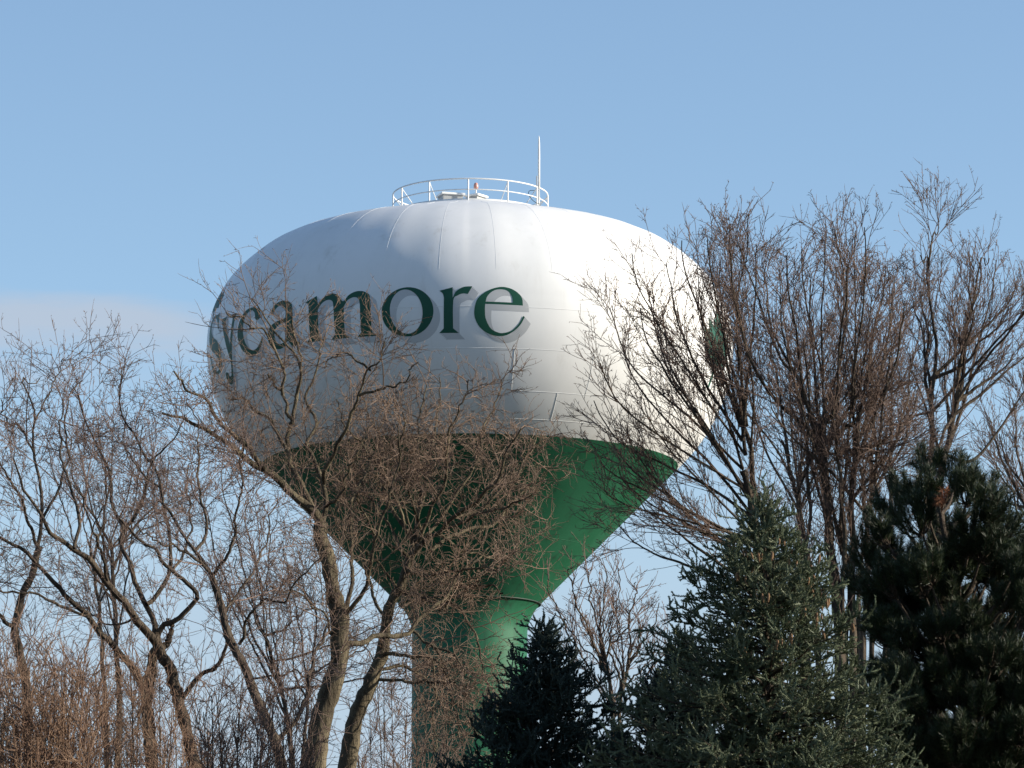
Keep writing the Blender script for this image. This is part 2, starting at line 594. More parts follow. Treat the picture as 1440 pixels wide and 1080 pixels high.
ztop = ZT * S + TZ
hat = boxes('roof_hatch', [(-0.75, -0.9, ztop + 0.18, 0.80, 0.7, 0.50, 0.3)], MAT_metal, tower)
boxes('hatch_cover', [(-0.75, -0.9, ztop + 0.47, 0.94, 0.84, 0.09, 0.3)], MAT_rail, hat)
hat2 = boxes('roof_hatch', [(0.22, -0.5, ztop + 0.20, 0.50, 0.6, 0.56, -0.6)], MAT_metal, tower)
boxes('hatch_cover', [(0.22, -0.5, ztop + 0.52, 0.68, 0.72, 0.08, -0.6)], MAT_rail, hat2)
# red obstruction lamp
Pb = np.array([[[0.22, -0.6, ztop + 0.5], [0.22, -0.6, ztop + 0.80]]])
V, F = tubes(Pb, np.full((1, 2), 0.03), 8)
bl = mesh('beacon_stem', V, F, MAT_rail, tower)
zz = np.array([0.52, 0.54, 0.60, 0.68, 0.74, 0.77])
Pb = np.stack([np.full(6, 0.22), np.full(6, -0.6), ztop + 0.28 + zz], -1)[None]
V, F = tubes(Pb, np.array([[0.05, 0.085, 0.09, 0.085, 0.06, 0.005]]), 12)
mesh('beacon_lamp', V, F, MAT_beacon, bl)
# whip antenna clamped to the railing
pa = R(61)
ax_, ay_ = rr * math.sin(pa), -rr * math.cos(pa)
ant = bpy.data.objects.new('antenna', None)
COL.objects.link(ant)
ant.parent = tower
zz = np.array([-0.1, 0.8, 0.801, 1.9, 2.35, 2.55, 2.60])
Pb = np.stack([np.full(7, ax_ + 0.03), np.full(7, ay_), z0 + zz * 1.10], -1)[None]
V, F = tubes(Pb, np.array([[0.028, 0.028, 0.042, 0.042, 0.036, 0.018, 0.004]]), 8)
mesh('mast', V, F, MAT_rail, ant)
Pb = np.stack([np.full(2, ax_ - 0.055), np.full(2, ay_ - 0.03), z0 + np.array([0.5, 1.28])], -1)[None]
V, F = tubes(Pb, np.full((1, 2), 0.022), 6)
mesh('dipole', V, F, MAT_metal, ant)
for h_ in (1.0, 0.5):
    boxes('clamp', [(ax_, ay_, z0 + H * h_, 0.16, 0.12, 0.09, pa)], MAT_metal, ant)
t_ = np.linspace(0, 1, 24)
Pb = np.stack([ax_ - 0.12 - 0.28 * np.sin(t_ * 6.0) * (1 - 0.4 * t_), ay_ - 0.05 + 0.2 * np.cos(t_ * 6), z0 + 0.75 - 0.85 * t_ + 0.1 * np.sin(t_ * 9)], -1)[None]
V, F = tubes(Pb, np.full((1, 24), 0.012), 5)
mesh('cable', V, F, MAT_dark, ant)
pl = tank_pt(np.array([150.0]), np.array([R(-83.0)]), 0.05)[0]
boxes('lifting_lug', [(pl[0], pl[1], pl[2], 0.14, 0.06, 0.22, 0.0)], MAT_rail, tower)

# ------------------------------------------------------------------ bare trees
MAT_bark = mat('grey_brown_bark', (0.045, 0.036, 0.024), 0.85, (0.165, 0.136, 0.088), 4.0, 1.0, 16.0, 0.15, (1, 1, 0.3))
MAT_barkd = mat('dark_brown_bark', (0.040, 0.032, 0.025), 0.85, (0.12, 0.094, 0.068), 4.0, 1.0, 16.0, 0.15, (1, 1, 0.3))
MAT_twig_tan = mat('tan_twigs', (0.12, 0.082, 0.060), 0.7, (0.22, 0.152, 0.108), 1.5, spec=0.2)
MAT_twig_grey = mat('grey_red_twigs', (0.11, 0.074, 0.060), 0.7, (0.20, 0.138, 0.108), 1.5, spec=0.2)
MAT_twig_dark = mat('dark_purple_brown_twigs', (0.09, 0.060, 0.048), 0.7, (0.175, 0.118, 0.090), 1.5, spec=0.2)
MAT_twig_red = mat('red_brown_twigs', (0.125, 0.070, 0.048), 0.7, (0.25, 0.165, 0.108), 3.0, spec=0.2)


def sprout(rng, P, Rd, per_m, ang, length, wig, up, K, ratio, tmin=0.2, lenfall=0.5, rmin=0.004, maxn=None, out=0.0, rs=0.62, flat=None):
    """side shoots along the paths P (N,k,3); returns their paths and radii"""
    Nn, k, _ = P.shape
    ln = np.linalg.norm(np.diff(P, axis=1), axis=2).sum(1)
    cnt = rng.poisson(np.maximum(per_m * ln * (1 - tmin), 0.01))
    cnt = np.maximum(cnt, 1)
    idx = np.repeat(np.arange(Nn), cnt)
    M = len(idx)
    t = tmin + (1 - tmin) * rng.rand(M) ** 0.85
    f = t * (k - 1)
    i0 = np.minimum(f.astype(int), k - 2)
    fr = (f - i0)[:, None]
    a, b = P[idx, i0], P[idx, i0 + 1]
    pos = a + (b - a) * fr
    T = norm(b - a)
    r_par = Rd[idx, i0] * (1 - fr[:, 0]) + Rd[idx, i0 + 1] * fr[:, 0]
    u = rng.randn(M, 3)
    u -= (u * T).sum(1, keepdims=True) * T
    u = norm(u)
    an = np.radians(ang[0] + (ang[1] - ang[0]) * rng.rand(M))[:, None]
    d = T * np.cos(an) + u * np.sin(an)
    d = norm(d + np.array([0, 0, up * 0.5]))
    L = (length[0] + (length[1] - length[0]) * rng.rand(M) ** 1.6) * (1 - lenfall * t)
    paths = np.zeros((M, K, 3))
    paths[:, 0] = pos
    cv = rng.randn(M, 3) * wig
    for s in range(1, K):
        d = norm(d + cv * 0.5 + rng.randn(M, 3) * wig + np.array([0, 0, up / (K - 1)]))
        paths[:, s] = paths[:, s - 1] + d * (L / (K - 1))[:, None]
    r0 = np.minimum(np.maximum(r_par * rs, rmin), np.maximum(L * ratio, rmin))
    tp = np.linspace(1, 0.0, K)[None] ** 0.8
    Rr = r0[:, None] * (0.32 + 0.68 * tp)
    Rr = np.maximum(Rr, rmin * 0.8)
    Rr[:, -1] = rmin * 0.35
    return paths, Rr


def limb3d(pts, d, w0, w1, dd=0.0, K=18, rng=None, gnarl=0.0):
    """photo-traced limb -> path in space; dd is how far its tip leans away (+) or towards (-) the camera"""
    n = len(pts)
    dl = d + np.linspace(0, 1, n) ** 1.1 * (dd[1] - dd[0] if isinstance(dd, tuple) else dd) + (dd[0] if isinstance(dd, tuple) else 0)
    w = np.array([place(p[0], p[1], q) for p, q in zip(pts, dl)])
    P = resample(w, K)
    if gnarl and rng is not None:
        j = rng.randn(K, 3) * gnarl
        j[0] = 0
        j[1:-1] = (j[:-2] + j[1:-1] + j[2:]) / 2
        P = P + j * np.linspace(0.3, 1, K)[:, None]
    m = d / FPX / 2
    return P, np.linspace(w0, w1, K) ** 1.0 * m


def bare_tree(name, label, d, trunk, limbs, twigs, bark, twigmat, seed, group=None, levels=None, flare=1.5, gnarl=0.030):
    """trunk: list of (points, w0, w1, dd) that reach the ground; limbs: the same, from a fork"""
    rng = np.random.RandomState(seed)
    b = place(trunk[0][0][0][0], trunk[0][0][0][1], d)
    root = empty(name, (b[0], d, 0), label, 'tree', group)
    off = np.array([b[0], d, 0])
    big = []
    main = []
    for pts, w0, w1, dd in trunk:
        P, Rd = limb3d(pts, d, w0, w1, dd, 30, rng, 0.018)
        Rd = Rd * (1 + 0.07 * rng.randn(30))
        main.append((P, Rd))
        z = P[0, 2]
        g = np.linspace(0, 1, 10)[:-1]
        dn = np.stack([P[0, 0] + (b[0] - P[0, 0]) * 0.5 * (1 - g), np.full(9, P[0, 1]), z * g - 0.15 * (1 - g)], -1)
        rd = Rd[0] * (1 + (flare - 1) * (1 - g) ** 1.5)
        Pf = np.vstack([dn, P])
        Rf = np.concatenate([rd, Rd])
        big.append(tubes(Pf[None], Rf[None], 12))
    for pts, w0, w1, dd in limbs:
        P, Rd = limb3d(pts, d, w0 * 0.86, w1 * 0.8, dd, 30, rng, gnarl)
        main.append((P, Rd))
        big.append(tubes(P[None], Rd[None], 8))
    V, F = merge(big)
    mesh('trunk', V - off, F, bark, root)
    # resample all main axes to the same count for the vector growth
    A = np.array([np.stack([np.interp(np.linspace(0, 1, 30), np.linspace(0, 1, len(P)), P[:, k]) for k in range(3)], 1) for P, _ in main])
    AR = np.array([np.interp(np.linspace(0, 1, 30), np.linspace(0, 1, len(r)), r) for _, r in main])
    tr_n = len(trunk)
    out = []
    cur, cr = A, AR
    for li, lv in enumerate(levels):
        src, sr = cur, cr
        if lv.get('also'):                # also sprout from earlier levels
            pass
        q = {k: v for k, v in lv.items() if k not in ('sides', 'also')}
        P, Rr = sprout(rng, src, sr, **q)
        out.append(tubes(P, Rr, lv['sides']))
        cur, cr = P, Rr
        if li == 0:
            # main tips continue as shoots of their own
            pass
    V, F = merge(out)
    mesh('crown', V - off, F, twigmat, root)
    return root


def fan(rng, start, tips, w0, w1, spread, up=0.5, jit=10):
    """upswept limbs from points on the trunk to the traced crown tips"""
    L = []
    for i, (tx, ty) in enumerate(tips):
        sx, sy = start[i % len(start)] if not callable(start) else start(i)
        dx, dy = tx - sx, ty - sy
        c1 = (sx + dx * (0.30 + 0.15 * rng.rand()), sy + dy * 0.30)
        c2 = (sx + dx * (0.70 + 0.12 * rng.rand()) + rng.randn() * jit * 0.5, sy + dy * 0.62)
        pts = [(sx, sy), (c1[0] + rng.randn() * jit * 0.4, c1[1]), c2, (tx - dx * 0.06, ty + abs(dy) * 0.16), (tx, ty)]
        L.append((pts, w0 * (0.75 + 0.5 * rng.rand()), w1, rng.uniform(-spread, spread)))
    return L


LV_left = [
    dict(per_m=4.9, ang=(25, 62), length=(0.5, 2.0), wig=0.09, up=0.22, K=9, ratio=0.0065, tmin=0.10, lenfall=0.62, rmin=0.0056, sides=5),
    dict(per_m=7.6, ang=(25, 62), length=(0.2, 1.0), wig=0.075, up=0.15, K=7, ratio=0.006, tmin=0.06, lenfall=0.4, rmin=0.0042, sides=4),
    dict(per_m=10.0, ang=(25, 62), length=(0.06, 0.48), wig=0.075, up=0.12, K=5, ratio=0.010, tmin=0.08, lenfall=0.3, rmin=0.0034, sides=3),
    dict(per_m=10.0, ang=(35, 70), length=(0.02, 0.08), wig=0.1, up=0.1, K=3, ratio=0.03, tmin=0.1, lenfall=0.2, rmin=0.0040, sides=3),
]

# --- tree with the pale forked trunk, left of the pedestal
D_A = 62.0
trunkA = [([(443, 1076), (451, 1017), (466, 967), (476, 929), (479, 882), (473, 844), (462, 795), (454, 759), (450, 735)], 33, 19, 0.0)]
limbsA = [
    ([(450, 738), (442, 722), (414, 697), (388, 672), (370, 659), (344, 647), (326, 628), (297, 606), (281, 600), (250, 589), (232, 578)], 16, 4, -1.6),
    ([(372, 661), (354, 634), (326, 609), (304, 587), (291, 565), (269, 549), (256, 538), (240, 520)], 9, 3, (-0.8, -2.2)),
    ([(448, 732), (436, 707), (426, 682), (411, 656), (404, 634), (392, 612), (379, 589), (360, 574), (344, 562), (325, 560)], 11, 3, 0.9),
    ([(405, 636), (404, 615), (411, 597), (401, 565), (393, 549), (385, 537), (378, 526)], 8, 4, (0.5, 0.9)),
    ([(411, 597), (415, 565), (420, 543), (422, 524), (418, 502), (400, 480), (388, 470), (374, 450), (360, 430), (354, 420)], 7, 2, (0.6, 1.6)),
    ([(398, 555), (399, 530), (392, 505), (375, 470), (356, 458), (336, 445), (318, 436)], 5, 2, (0.6, -0.2)),
    ([(416, 560), (424, 520), (420, 480), (412, 455), (408, 438)], 5, 2, (0.7, 0.2)),
    ([(453, 735), (458, 707), (455, 675), (445, 656), (436, 634), (433, 625), (442, 606), (444, 590), (436, 571), (430, 556), (440, 520), (450, 490), (460, 465)], 9, 2, 1.4),
    ([(456, 680), (455, 663), (467, 644), (477, 625), (489, 600), (499, 571), (505, 552), (515, 530), (527, 508), (533, 500), (537, 482)], 8, 2, -1.5),
    ([(505, 556), (533, 548), (565, 538), (590, 515)], 5, 2, (-0.9, -1.6)),
    ([(521, 521), (502, 507), (483, 497), (467, 502), (452, 515)], 4, 2, (-1.1, -0.6)),
    ([(458, 712), (464, 707), (477, 697), (486, 682), (492, 655), (510, 625)], 6, 2, -0.7),
    ([(484, 880), (489, 856), (495, 816), (495, 778), (494, 732), (499, 694), (515, 650), (520, 600)], 8, 2, 1.2),
    ([(480, 868), (492, 856), (514, 828), (520, 797), (529, 759), (536, 735), (548, 700), (560, 640), (562, 590)], 8, 2, -1.2),
    ([(477, 905), (507, 905), (526, 894), (551, 894), (577, 886), (589, 869), (621, 844), (640, 819), (665, 790), (700, 760)], 10, 3, 1.4),
    ([(577, 886), (602, 904), (630, 916), (646, 932), (660, 960)], 5, 2, (0.8, 0.1)),
    ([(476, 905), (462, 885), (462, 874), (440, 850), (420, 835), (395, 830)], 5, 2, -0.8),
]
bare_tree('bare_tree', 'bare tree with a dark trunk forking under the left edge of the white tank', D_A, trunkA, limbsA, None, MAT_bark, MAT_twig_tan, 11,
          'bare trees in front of the water tower', LV_left)

# --- tree with the tan crown in front of the green cone
D_B = 64.0
rb_ = np.random.RandomState(5)
trunkB = [([(488, 1078), (495, 1033), (507, 989), (523, 954), (536, 926), (542, 888), (551, 844), (564, 825), (577, 787), (589, 765)], 26, 11, 0.0)]
limbsB = [
    ([(577, 787), (596, 760), (618, 748), (637, 729), (659, 713), (678, 700), (697, 675), (715, 640), (735, 600)], 9, 3, -1.8),
    ([(606, 775), (628, 758), (660, 745), (690, 735), (725, 705), (755, 660)], 7, 3, 1.6),
    ([(627, 860), (633, 831), (655, 823), (684, 825), (706, 834)], 6, 3, -1.0),
    ([(560, 830), (590, 838), (612, 850), (627, 860)], 7, 5, -0.6),
    ([(539, 920), (570, 920), (614, 930), (640, 960)], 7, 3, -1.4),
    ([(525, 955), (570, 957), (621, 964), (650, 1000)], 6, 3, -0.7),
    ([(530, 942), (564, 937), (589, 946), (602, 957), (625, 1000)], 6, 3, 1.2),
    ([(545, 870), (530, 850), (520, 820), (508, 780), (500, 740)], 6, 3, 0.9),
    ([(588, 768), (585, 740), (592, 700), (585, 650), (590, 590), (600, 545)], 8, 2, 0.6),
    ([(586, 762), (560, 730), (540, 690), (532, 640), (540, 590), (550, 550)], 8, 2, 1.5),
    ([(590, 766), (605, 720), (625, 680), (630, 620), (650, 570), (665, 535)], 7, 2, -1.3),
    ([(600, 756), (640, 700), (670, 650), (690, 590), (702, 535)], 6, 2, 0.4),
    ([(578, 785), (555, 770), (530, 755), (512, 720), (500, 690)], 6, 2, -1.6),
    ([(610, 752), (650, 735), (685, 720), (720, 710), (755, 690)], 6, 2, -0.9),
    ([(640, 728), (675, 715), (715, 680), (745, 640), (760, 610)], 6, 2, 0.9),
    ([(618, 750), (640, 770), (670, 778), (700, 788), (735, 795)], 5, 2, 1.2),
    ([(570, 800), (600, 810), (650, 800), (680, 800), (705, 815)], 5, 2, -1.8),
    ([(577, 787), (605, 640), (615, 580), (620, 530)], 6, 2, 2.0),
    ([(592, 745), (575, 690), (560, 640), (570, 580)], 5, 2, -2.2),
    ([(621, 844), (650, 860), (672, 900), (680, 950), (690, 1000)], 5, 2, -1.5),
    ([(602, 904), (628, 940), (640, 990), (648, 1050)], 4, 2, -1.1),
    ([(600, 905), (612, 960), (610, 1020), (618, 1075)], 4, 2, -0.4),
    ([(574, 790), (550, 745), (515, 700), (480, 665), (450, 640)], 6, 2, 1.0),
    ([(560, 828), (530, 790), (500, 765), (475, 740)], 5, 2, -0.6),
    ([(582, 775), (555, 700), (520, 640), (490, 600), (470, 560)], 6, 2, -1.0),
    ([(585, 772), (560, 690), (530, 610), (510, 550)], 5, 2, 0.4),
]
LV_B = [
    dict(per_m=6.6, ang=(35, 75), length=(0.4, 1.3), wig=0.13, up=0.08, K=9, ratio=0.010, tmin=0.22, lenfall=0.4, rmin=0.007, sides=5),
    dict(per_m=9.5, ang=(30, 70), length=(0.2, 0.85), wig=0.13, up=0.05, K=7, ratio=0.009, tmin=0.12, lenfall=0.35, rmin=0.005, sides=4),
    dict(per_m=11.0, ang=(30, 70), length=(0.10, 0.50), wig=0.15, up=0.0, K=5, ratio=0.010, tmin=0.1, lenfall=0.3, rmin=0.004, sides=3),
    dict(per_m=6.0, ang=(35, 70), length=(0.03, 0.14), wig=0.12, up=0.1, K=3, ratio=0.03, tmin=0.1, lenfall=0.2, rmin=0.004, sides=3),
]
bare_tree('bare_tree', 'leaning bare tree whose dense tan twigs cover the green cone', D_B, trunkB, limbsB, None, MAT_bark, MAT_twig_tan, 23,
          'bare trees in front of the water tower', LV_B)

# --- wide tree at the left with twisted limbs
D_C = 60.0
trunkC = [
    ([(274, 1074), (261, 1023), (252, 986), (239, 945), (227, 919), (217, 893)], 19, 15, 0.0),
    ([(214, 1074), (210, 1030), (208, 980), (214, 935), (222, 905)], 19, 14, 0.15),
]
limbsC = [
    ([(208, 985), (190, 945), (176, 926), (167, 919), (151, 901), (126, 869), (98, 841), (76, 819), (57, 800), (31, 778), (0, 754), (-30, 735)], 13, 4, -1.2),
    ([(219, 903), (214, 897), (189, 866), (170, 841), (151, 816), (126, 787), (104, 771), (76, 756), (63, 743), (40, 700), (20, 650)], 15, 3, -1.8),
    ([(217, 893), (217, 875), (202, 844), (189, 816), (186, 794), (176, 775), (170, 756), (171, 743), (161, 715), (154, 670), (142, 636), (126, 607), (113, 570), (105, 545)], 10, 2, 1.3),
    ([(220, 895), (228, 880), (242, 875), (268, 857), (279, 841), (261, 819), (242, 803), (227, 790), (217, 771), (195, 759), (176, 740), (150, 715)], 10, 3, -0.7),
    ([(206, 850), (217, 841), (239, 806), (242, 771), (236, 745), (233, 718), (220, 664), (195, 626), (172, 576), (170, 540), (173, 522)], 8, 2, 1.4),
    ([(225, 915), (236, 900), (240, 880), (236, 872)], 12, 8, 0.2),
    ([(254, 985), (283, 951), (309, 935), (316, 912), (315, 880), (322, 840)], 9, 4, -0.8),
    ([(170, 756), (190, 720), (205, 690), (215, 650), (240, 620), (262, 580)], 6, 2, (0.8, 0.0)),
    ([(104, 771), (112, 730), (100, 690), (85, 640), (80, 600), (90, 560)], 6, 2, (-1.2, 0.2)),
    ([(151, 816), (140, 770), (125, 730), (105, 690)], 6, 2, (-0.8, -2.2)),
    ([(126, 869), (90, 855), (50, 835), (0, 833), (-20, 835)], 5, 3, (-0.7, -1.8)),
    ([(189, 866), (165, 880), (140, 870), (110, 850)], 4, 2, (-0.5, 0.4)),
    ([(242, 803), (262, 770), (270, 730), (262, 690), (268, 650)], 5, 2, (-0.3, 0.8)),
]
bare_tree('bare_tree', 'broad bare tree with two brown trunks and twisted limbs at far left', D_C, trunkC, limbsC, None, MAT_barkd, MAT_twig_grey, 31,
          'bare trees at the left of the picture', LV_left)

# --- slim leaning tree between the broad one and the forked one
trunkD = [([(396, 1076), (387, 1042), (370, 1000), (356, 967), (343, 935), (327, 904), (315, 866), (305, 838), (296, 806)], 16, 9, 0.0)]
limbsD = [
    ([(297, 808), (277, 787), (249, 771), (220, 759), (195, 740)], 6, 2, -1.0),
    ([(297, 808), (274, 775), (252, 743), (230, 702), (217, 677), (190, 655), (172, 620)], 7, 2, 0.9),
    ([(274, 775), (287, 759), (290, 743), (283, 702), (277, 664), (280, 639), (277, 607), (265, 570)], 6, 2, (0.4, 1.2)),
    ([(299, 812), (318, 784), (327, 756), (331, 736), (331, 724), (340, 686), (337, 655), (342, 610)], 6, 2, -0.9),
    ([(313, 860), (334, 838), (356, 806), (368, 778), (375, 749), (390, 700)], 5, 2, 1.2),
    ([(337, 905), (340, 896), (353, 863), (372, 844), (403, 841), (419, 816), (447, 784)], 6, 2, -1.3),
    ([(385, 1040), (405, 1025), (426, 998), (438, 948), (441, 922), (451, 900), (462, 874)], 8, 4, 0.8),
    ([(350, 955), (395, 950), (420, 945), (455, 960)], 4, 2, -1.0),
]
bare_tree('bare_tree', 'slim bare tree leaning left between the broad tree and the forked tree', 57.0, trunkD, limbsD, None, MAT_barkd, MAT_twig_grey, 47,
          'bare trees at the left of the picture', LV_left)

# --- tree on the left edge of the frame
trunkE = [([(42, 1078), (38, 1000), (34, 950), (22, 897), (22, 879), (28, 841), (47, 803), (56, 770)], 15, 9, 0.0)]
limbsE = [
    ([(50, 784), (60, 733), (57, 686), (47, 639), (47, 576), (35, 532), (46, 545), (52, 535)], 7, 2, 0.5),
    ([(54, 770), (41, 733), (25, 689), (0, 651), (-25, 620)], 6, 2, -1.0),
    ([(60, 730), (80, 690), (95, 640), (90, 590), (98, 555), (114, 535)], 5, 2, 1.3),
    ([(48, 640), (30, 600), (12, 595), (2, 570)], 4, 2, -0.7),
    ([(24, 890), (5, 870), (-20, 840), (-50, 800)], 8, 4, -0.8),
    ([(50, 590), (68, 555), (85, 520), (92, 500)], 3, 1.5, 0.9),
]
LV_E = [dict(l) for l in LV_left]
bare_tree('bare_tree', 'upright bare tree on the left edge with one tall top shoot against the cloud', 63.0, trunkE, limbsE, None, MAT_barkd, MAT_twig_grey, 53,
          'bare trees at the left of the picture', LV_E)

# --- vase shaped trees at the right
LV_right = [
    dict(per_m=4.2, ang=(14, 36), length=(0.8, 2.3), wig=0.05, up=0.18, K=9, ratio=0.006, tmin=0.06, lenfall=0.62, rmin=0.0072, sides=5),
    dict(per_m=5.2, ang=(18, 42), length=(0.30, 1.15), wig=0.045, up=0.13, K=7, ratio=0.006, tmin=0.10, lenfall=0.45, rmin=0.0052, sides=4),
    dict(per_m=7.0, ang=(25, 52), length=(0.08, 0.42), wig=0.05, up=0.12, K=5, ratio=0.010, tmin=0.1, lenfall=0.3, rmin=0.0042, sides=3),
    dict(per_m=8.0, ang=(35, 70), length=(0.03, 0.08), wig=0.12, up=0.1, K=3, ratio=0.06, tmin=0.1, lenfall=0.2, rmin=0.0055, sides=3),
]
rf = np.random.RandomState(8)
D1 = 76.0
trunkR1 = [([(1082, 900), (1075, 840), (1066, 770), (1055, 700), (1045, 660)], 18, 10, 0.0),
           ([(1092, 900), (1085, 830), (1080, 760), (1062, 690), (1055, 630), (1040, 580)], 13, 6, 0.6)]
tips1 = [(848, 508), (838, 560), (862, 430), (893, 352), (915, 400), (942, 345), (962, 312), (1000, 310), (1030, 300), (1055, 275),
         (930, 450), (880, 480), (985, 350), (1015, 350), (905, 430), (1068, 320)]
st1 = [(1050, 690), (1062, 730), (1045, 660), (1048, 640), (1052, 700), (1044, 620), (1042, 600), (1046, 610), (1050, 600), (1056, 640)]
limbsR1 = fan(rf, st1, [(x - 4, y + (26 if x > 930 else 4)) for x, y in tips1], 5.5, 1.8, 2.2)
low1 = [(850, 602), (868, 655), (850, 690), (872, 740), (840, 640), (880, 600), (905, 560), (895, 690), (920, 720)]
limbsR1 += fan(rf, [(1066, 770), (1070, 800), (1064, 760), (1072, 830)], low1, 6, 1.8, 2.2, jit=6)
bare_tree('bare_tree', 'bare tree sweeping left across the sunlit right side of the white tank', D1, trunkR1, limbsR1, None, MAT_barkd, MAT_twig_dark, 61,
          'bare vase shaped trees at the right', LV_right, gnarl=0.012)
LV_R2 = [dict(l) for l in LV_right]
LV_R2[0].update(ang=(14, 40), wig=0.05)
LV_R2[2].update(ang=(28, 60), per_m=7.5)
LV_R2[0]['per_m'] = 4.2
LV_R2[1]['per_m'] = 5.4
trunkR2 = [([(1182, 900), (1176, 830), (1169, 783), (1163, 720), (1161, 683), (1154, 635), (1144, 608)], 18, 9, 0.0),
           ([(1200, 900), (1198, 820), (1200, 760), (1196, 700), (1204, 640), (1208, 580)], 12, 6, -0.4),
           ([(1214, 900), (1220, 800), (1216, 730), (1212, 660)], 9, 5, 0.7),
           ([(1186, 900), (1184, 830), (1188, 760), (1182, 690), (1176, 620), (1172, 560)], 8, 4, -0.9),
           ([(1150, 900), (1140, 820), (1128, 740), (1116, 680), (1100, 620)], 8, 4, 0.8),
           ([(1226, 900), (1232, 820), (1238, 740), (1232, 660), (1244, 580), (1250, 500)], 7, 3, -0.6),
           ([(1208, 900), (1210, 800), (1222, 720), (1226, 640), (1228, 560), (1222, 480)], 6, 3, 0.9),
           ([(1190, 900), (1194, 820), (1182, 740), (1190, 660), (1194, 580), (1200, 500)], 6, 3, 0.3),
           ([(1136, 900), (1132, 800), (1140, 720), (1134, 640), (1138, 560), (1130, 480)], 6, 3, -0.4)]
limbsR2 = [
    ([(1144, 610), (1122, 591), (1097, 569), (1075, 541), (1053, 500), (1040, 450), (1030, 400), (1025, 350)], 7, 2, -1.4),
    ([(1154, 630), (1147, 594), (1129, 557), (1122, 531), (1094, 497), (1066, 421), (1053, 384), (1037, 340)], 7, 2, 1.1),
    ([(1157, 640), (1157, 590), (1163, 557), (1179, 519), (1188, 472), (1191, 425), (1185, 377), (1178, 350), (1175, 330), (1171, 312)], 7, 2, 0.2),
]
tips2 = [(1080, 300), (1108, 285), (1130, 278), (1160, 262), (1200, 250), (1214, 245), (1240, 300), (1252, 320), (1266, 350), (1278, 420), (1282, 480),
         (1100, 340), (1140, 320), (1190, 300), (1225, 340), (1090, 400), (1120, 420), (1240, 400), (1260, 450), (1215, 420), (1270, 540), (1240, 560), (1262, 600), (1110, 500), (1225, 500), (1250, 520), (1085, 480)]
st2 = [(1146, 612), (1152, 628), (1157, 650), (1160, 640), (1200, 700), (1204, 640), (1206, 600), (1208, 620), (1205, 650), (1216, 720), (1214, 700), (1196, 800), (1184, 780), (1176, 640), (1120, 700), (1110, 650), (1172, 760)]
limbsR2 += fan(rf, st2, [(1165 + (x - 1165) * 1.06, y + 74) for x, y in tips2], 5.5, 1.8, 2.6)
bare_tree('bare_tree', 'tallest bare tree, a dense upright fan of limbs behind the blue spruce', 74.0, trunkR2, limbsR2, None, MAT_barkd, MAT_twig_dark, 67,
          'bare vase shaped trees at the right', LV_R2, gnarl=0.012)
trunkR3 = [([(1318, 900), (1319, 800), (1318, 720), (1324, 654), (1333, 620), (1340, 582)], 17, 9, 0.0),
           ([(1312, 900), (1310, 780), (1306, 700), (1310, 626), (1311, 579), (1308, 531)], 11, 6, 0.5)]
limbsR3 = [
    ([(1340, 590), (1349, 554), (1355, 522), (1358, 472), (1368, 425), (1380, 362), (1384, 375), (1390, 362)], 8, 1.8, 0.6),
    ([(1309, 560), (1317, 488), (1305, 409), (1305, 359), (1298, 370), (1294, 358)], 7, 1.8, -0.8),
    ([(1305, 380), (1312, 330), (1318, 330), (1320, 310)], 4, 1.5, (-0.5, 0.3)),
    ([(1345, 565), (1387, 503), (1415, 472), (1440, 440), (1470, 400)], 6, 2, -1.0),
    ([(1330, 640), (1368, 648), (1409, 598), (1440, 550), (1470, 520)], 6, 2, 0.8),
]
tips3 = [(1285, 300), (1296, 290), (1340, 290), (1365, 262), (1380, 250), (1398, 250), (1430, 275), (1445, 300), (1455, 360), (1350, 340), (1335, 360), (1280, 380),
         (1410, 330), (1275, 470), (1290, 560), (1425, 380)]
st3 = [(1308, 535), (1311, 579), (1340, 585), (1345, 565), (1335, 615), (1326, 650)]
limbsR3 += fan(rf, st3, [(x, y + 118) for x, y in tips3], 6, 1.8, 2.2)
LV_R3 = [dict(l) for l in LV_right]
LV_R3[0].update(ang=(10, 30), up=0.26)
LV_R3[2]['per_m'] = 6.0
LV_R3[0]['per_m'] = 3.6
LV_R3[1]['per_m'] = 5.4
bare_tree('bare_tree', 'bare tree with open upright limbs rising behind the dark pine', 78.0, trunkR3, limbsR3, None, MAT_barkd, MAT_twig_dark, 71,
          'bare vase shaped trees at the right', LV_R3, gnarl=0.012)
tips8 = [(x, y + 55) for x, y in [(985, 400), (1020, 360), (1050, 340), (1075, 370), (1100, 330), (1140, 345), (1175, 320), (1215, 330), (1250, 345), (1275, 370),
                                   (1295, 400), (1290, 470), (1010, 450), (1065, 440), (1130, 430), (1190, 430), (1245, 440), (1275, 540)]]
trunkR6 = [([(1130, 900), (1128, 800), (1124, 720), (1126, 650)], 10, 6, 0.0), ([(1246, 900), (1250, 800), (1254, 720), (1250, 640)], 8, 5, 0.5)]
limbsR6 = fan(rf, [(1124, 720), (1126, 670), (1125, 700), (1127, 655), (1251, 690), (1252, 740), (1250, 660), (1253, 720)],
              sorted(tips8, key=lambda q: rf.rand()), 4, 1.5, 2.6)
limbsR6 = [l for l in limbsR6 if abs(l[0][0][0] - l[0][-1][0]) < 175]
LV_R6 = [dict(l) for l in LV_right]
LV_R6[2]['per_m'] = 6.0
bare_tree('bare_tree', 'hazy fine twigged bare tree filling the gaps behind the tall fan of limbs', 92.0, trunkR6, limbsR6, None, MAT_barkd, MAT_twig_grey, 97,
          'bare vase shaped trees at the right', LV_R6, gnarl=0.012)
